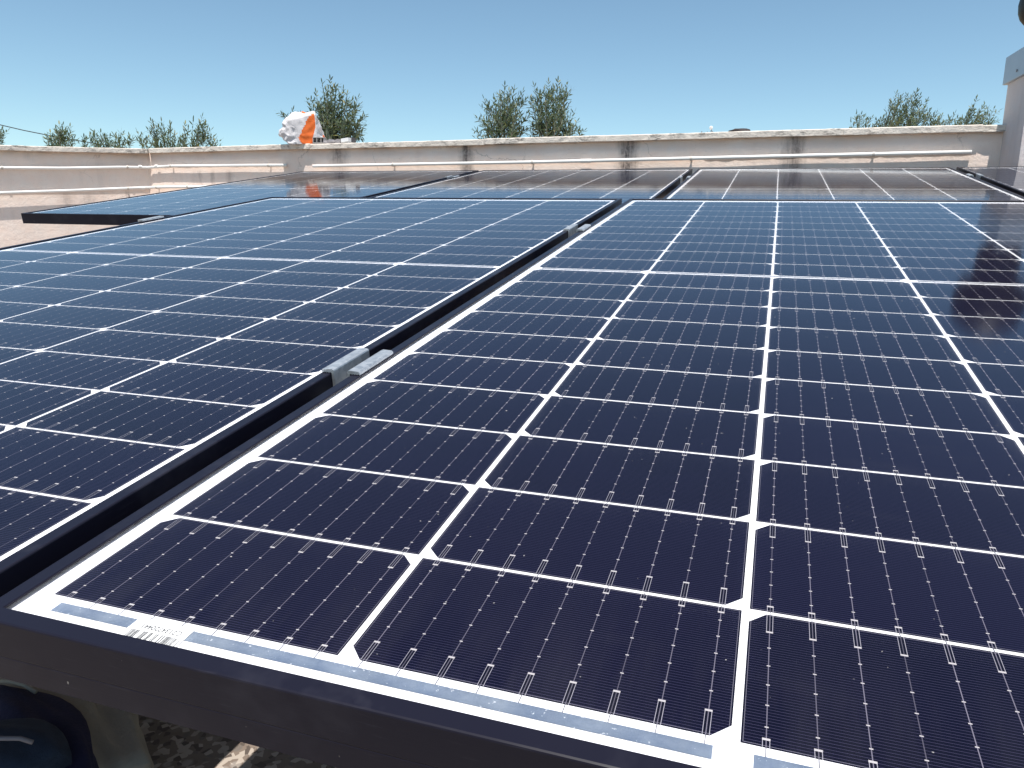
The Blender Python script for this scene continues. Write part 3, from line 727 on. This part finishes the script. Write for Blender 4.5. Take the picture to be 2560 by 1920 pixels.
# ------------------------------------------------------------ olive trees
M_leaf=mat_leaf(); M_bark=simple('olive_bark',(0.13,0.11,0.09),0.95,0,0.1,0.4,14,0.6)
M_twig=simple('olive_twig',(0.16,0.15,0.10),0.85,0,0.1,0.3,20)
def olive(label,dist,shoots,base,seed,lean=0.0,dens=1.0,mass=60,leafscale=1.0):
    rr=random.Random(seed)
    t=thing('olive_tree',label,'tree',group='olive trees beyond the parapet')
    bpt=at_d(base[0],base[1],dist); root=Vector((bpt.x,bpt.y,-4.2)); t.location=root
    inv=lambda p:p-root
    LV=[];LF=[];LU=[];bm=bmesh.new()
    hub=at_d(base[0],base[1]+130,dist)
    # trunk and limbs
    mid=root.lerp(hub,.45)+Vector((.12,.05,0))
    tube(bm,[inv(root),inv(mid),inv(hub)],[.16,.11,.07],10)
    def leaf(p,d,up,L):
        W=L*0.23; s_=d.cross(up)
        if s_.length<1e-3: s_=d.cross(Vector((1,0,0)))
        s_.normalize(); nn=s_.cross(d).normalized()
        i=len(LV); c1=p+d*L*.35+nn*L*.02; c2=p+d*L*.7+nn*L*.015
        LV.extend([inv(x) for x in(p,c1+s_*W*.5,c2+s_*W*.42,p+d*L,c2-s_*W*.42,c1-s_*W*.5)])
        LF.append(tuple(range(i,i+6))); q_=(rr.random(),rr.random()); LU.extend([q_]*6)
    def shoot(a,b_,n,L0,r0=.006,kink=.05):
        c_=a.lerp(b_,.5)+Vector((rr.uniform(-1,1),rr.uniform(-1,1),0))*kink*(b_-a).length
        P=lambda s_: a*(1-s_)**2+c_*2*s_*(1-s_)+b_*s_*s_
        tube(bm,[inv(P(k/5)) for k in range(6)],[r0*(1-.75*k/5) for k in range(6)],5,False)
        ph=rr.uniform(0,6.28)
        for k in range(n):
            s_=(k+.5)/n; p=P(s_); d=(P(min(1,s_+.05))-P(max(0,s_-.05))).normalized()
            for sgn in(0,math.pi):
                an=ph+k*1.57+sgn; a1=d.cross(Vector((0,1,.1))).normalized(); b1=d.cross(a1).normalized()
                out=a1*math.cos(an)+b1*math.sin(an)
                ld_=(d*rr.uniform(.55,1.1)+out*rr.uniform(.6,1.1)+Vector((lean*.4,0,0))).normalized()
                leaf(p,ld_,Vector((rr.uniform(-.6,.6),rr.uniform(-.6,.6),1)),L0*rr.uniform(.75,1.15)*leafscale*(1-.25*s_))
        leaf(P(1),(P(1)-P(.9)).normalized(),Vector((0,0,1)),L0*.8*leafscale)
    for (tx,ty,bx,by) in shoots:
        dz=rr.uniform(-.3,.3); b_=at_d(tx,ty,dist+dz*.5); a=at_d(bx,by,dist+dz)
        ln=(b_-a).length; shoot(a,b_,max(4,int(ln/.038*dens)),.086,.004)
        tube(bm,[inv(hub+Vector((rr.uniform(-.1,.1),rr.uniform(-.1,.1),-.1))),inv((hub+a)/2+Vector((0,0,-.05))),inv(a)],[.02,.009,.004],6,False)
        for k in range(int(ln/.085*dens)+1):
            s_=rr.uniform(.05,.8); p=a.lerp(b_,s_); side=rr.choice((-1,1))
            d=((b_-a).normalized()+Vector((side*rr.uniform(.4,1.1)+lean,rr.uniform(-.6,.6),rr.uniform(-.05,.2)))).normalized()
            L=rr.uniform(.08,.20)*(1-.4*s_); shoot(p,p+d*L,max(3,int(L/.036)),.080,.002)
    for k in range(mass):                    # lower crown, mostly hidden by the wall
        p=hub+Vector((rr.gauss(0,.55),rr.gauss(0,.5),rr.uniform(-1.1,.05)))
        d=Vector((rr.uniform(-.7,.7),rr.uniform(-.7,.7),rr.uniform(.1,.9))).normalized(); L=rr.uniform(.3,.5)
        shoot(p,p+d*L*.8,10,.056,.006); tube(bm,[inv(hub+Vector((0,0,-.5))),inv(p)],[.03,.008],5,False)
    mesh_obj('trunk',bm,M_bark,t,True)
    raw_obj('foliage',LV,LF,M_leaf,t,uvs=LU)
    return t
def fan(tips,bx,by,spread=.6): return [(x,y,bx+(x-bx)*spread,by) for x,y in tips]
T1a=[(148,312),(160,322),(175,318),(119,347),(126,333),(140,325),(152,335),(185,347),(133,345),(165,338)]
olive('small low olive top at the left, crossed by the power line',9.6,[(x,y,150+(x-150)*.5,395) for x,y in T1a],(150,395),21,dens=1.15,mass=30)
T1b=[(210,345),(225,340),(236,335),(243,345),(252,333),(263,345),(275,344),(290,350),(302,330),(296,345),(318,350),(330,348)]
olive('lowest, sparse olive top between the two taller ones at the left',9.8,[(x,y,255+(x-255)*.8,398) for x,y in T1b],(258,398),22,mass=26)
T1c=[(344,331),(356,338),(378,305),(385,318),(404,305),(410,322),(425,312),(437,335),(463,312),(470,328),(483,301),(495,315),(505,293),(512,310),(518,324),(500,335),(538,350),(392,335),(450,340),(525,345),(551,363)]
olive('wide olive top right of the corner of the two walls',9.4,[(x,y,440+(x-440)*.75,398) for x,y in T1c],(440,398),23,mass=34)
T2=[(825,199),(805,208),(769,248),(790,232),(815,225),(840,225),(858,225),(850,245),(868,235),(880,250),(895,245),(890,268),(912,284),(902,300),(908,318),(895,330),(885,345),(780,275),(775,300),(795,255),(830,250),(845,275),(870,290),(825,280),(805,290),(860,320),(815,320),(790,318),(835,335),(872,345),(800,270),(820,240),(812,262),(838,262)]
olive('dense upright olive top directly behind the torn bag',9.0,[(x,y,835+(x-835)*.45,355 if y<300 else 375) for x,y in T2]+[(709,283,735,330),(717,292,745,345),(762,290,790,350),(752,288,790,345),(903,346,870,318)],(832,375),24,dens=1.25,mass=38)
T3=[(1210,248),(1222,262),(1235,246),(1250,235),(1262,215),(1272,228),(1285,223),(1296,240),(1307,229),(1203,290),(1192,325),(1212,300),(1240,275),(1255,262),(1275,262),(1290,270),(1220,330),(1300,300),(1246,300),(1265,290),(1282,305),(1318,281),
    (1335,215),(1345,232),(1350,235),(1362,225),(1371,207),(1383,220),(1395,203),(1404,222),(1418,209),(1410,240),(1328,250),(1340,262),(1365,255),(1388,250),(1408,270),(1425,292),(1436,281),(1443,304),(1430,318),(1395,285),(1372,290),(1350,300),(1415,330),(1385,320),(1322,325),(1340,335),(1305,330)]
olive('tall twin-lobed olive top in the middle, beyond the main wall',9.0,[(x,y,(1262 if x<1320 else 1375)+(x-(1262 if x<1320 else 1375))*.5,350 if y<290 else 372) for x,y in T3]+[(1449,328,1446,352)],(1318,378),25,dens=1.15,mass=40)
T4=[(2146,294),(2160,292),(2179,295),(2198,302),(2212,289),(2225,285),(2241,234),(2250,245),(2256,237),(2268,250),(2280,240),(2292,229),(2300,240),(2318,252),(2311,269),(2300,265),(2325,278),(2285,270),(2262,270),(2240,280),(2340,285),(2354,289),(2345,295),(2370,300),(2386,285),(2400,300),(2420,298),(2441,246),(2432,270),(2458,266),(2470,272),(2484,273),(2465,290),(2448,285),(2478,300),(2410,305),(2275,295),(2250,300),(2330,305)]
olive('yellowish olive top at the right, next to the chimney',9.2,[(x,y,x-28-(10 if y<270 else 0),345) for x,y in T4],(2300,352),26,lean=.35,dens=1.3,mass=34,leafscale=.85)
olive('olive sprig cut off by the left edge of the photo',9.6,[(4,328,-10,385),(-5,322,-20,385),(-18,330,-30,385),(7,345,-5,390),(-30,320,-35,385)],(-20,395),27,mass=16)

# power line
bm=bmesh.new(); pts_=[]
for x,y in[(-700,150),(-300,238),(0,312),(60,326),(120,338),(180,349),(240,359),(297,367),(360,379),(600,420)]: pts_.append(at_d(x,y,13.0))
tube(bm,pts_,.0085,6); pl=mesh_obj('power_line',bm,simple('black_cable',(0.05,0.05,0.055),0.7,0,0.3,0.2),None,True)
tag(pl,'thin dark power line sloping down across the sky at the left','cable')

# ------------------------------------------------------------ cloth things under the front edge
M_canvas=simple('beige_canvas',(0.27,0.24,0.20),0.9,0,0.15,0.12,40,0.3)
M_denim=simple('blue_denim',(0.028,0.040,0.066),0.9,0,0.15,0.35,160,0.4)
M_navy=simple('navy_shadow',(0.02,0.02,0.05),0.9,0,0.15,0.3,60,0.3)
M_seam=simple('pale_seam',(0.18,0.165,0.18),0.8,0,0.2,0.1)
M_strap=simple('rust_strap',(0.10,0.04,0.03),0.8,0,0.2,0.3,40)
def fp(x,y,z): return at_z(x,y,z)
def loft(name,centers,radii,mat,parent=None,seg=28,fold=0.0,fr=5,seed=0,flat=0.7):
    """soft body swept along a path, flattened on the floor side, with folds running along it"""
    rr=random.Random(seed); V=[];Fc=[]
    n=len(centers)
    for i,(c,r) in enumerate(zip(centers,radii)):
        d=(Vector(centers[min(i+1,n-1)])-Vector(centers[max(i-1,0)])).normalized(); a=d.cross(Vector((0,0,1))).normalized(); b_=a.cross(d).normalized()
        for k in range(seg):
            t_=2*math.pi*k/seg; f_=1+fold*math.sin(fr*t_+i*.35+seed)+fold*.5*math.sin((fr*2+1)*t_-i*.5)
            p=Vector(c)+a*math.cos(t_)*r*f_+b_*math.sin(t_)*r*f_*flat
            p.z=max(p.z,ZF+.002); V.append(p)
    for i in range(n-1):
        for k in range(seg): Fc.append((i*seg+k,i*seg+(k+1)%seg,(i+1)*seg+(k+1)%seg,(i+1)*seg+k))
    Fc.append(tuple(range(seg))[::-1]); Fc.append(tuple((n-1)*seg+k for k in range(seg)))
    return raw_obj(name,[tuple(v) for v in V],Fc,mat,parent,True)
def path(p0,p1,p2,n=12):
    return [p0*(1-t_)**2+p1*2*t_*(1-t_)+p2*t_*t_ for t_ in[k/n for k in range(n+1)]]
sk=thing('canvas_bag','folded beige canvas bag lying in the shade below the front edge','bag')
ce=path(fp(0,1690,-.20),fp(170,1780,-.20),fp(255,2000,-.205)); ra=[.036+.020*math.sin(math.pi*min(1,.25+k/14)) for k in range(13)]
loft('bag_body',ce,ra,M_canvas,sk,seg=60,fold=.11,fr=6,seed=2,flat=.55)
ce2=path(fp(-20,1760,-.180),fp(90,1840,-.175),fp(165,2020,-.18)); loft('shadow_roll',ce2,[.020+.012*math.sin(math.pi*k/12) for k in range(13)],M_navy,sk,seg=48,fold=.10,fr=5,seed=5,flat=.6)  # navy roll put in for the dark diagonal shadow across the bag
bm=bmesh.new(); tube(bm,[fp(-25,1700,-.165),fp(30,1704,-.162),fp(60,1712,-.160),fp(90,1730,-.162)],.0016,8); mesh_obj('strap',bm,M_canvas,sk,True)
dn=thing('denim_pouch','rounded blue denim pouch with a pale seam, at the lower left corner','pouch')
ce=path(fp(-160,1960,-.165),fp(0,1925,-.165),fp(70,1990,-.17)); loft('pouch_body',ce,[.03+.014*math.sin(math.pi*(k+1)/13) for k in range(13)],M_denim,dn,seg=48,fold=.06,fr=4,seed=7)
bm=bmesh.new(); tube(bm,[fp(-60,1856,-.130),fp(0,1846,-.130),fp(50,1846,-.131),fp(82,1856,-.134)],.0014,8); mesh_obj('seam',bm,M_seam,dn,True)
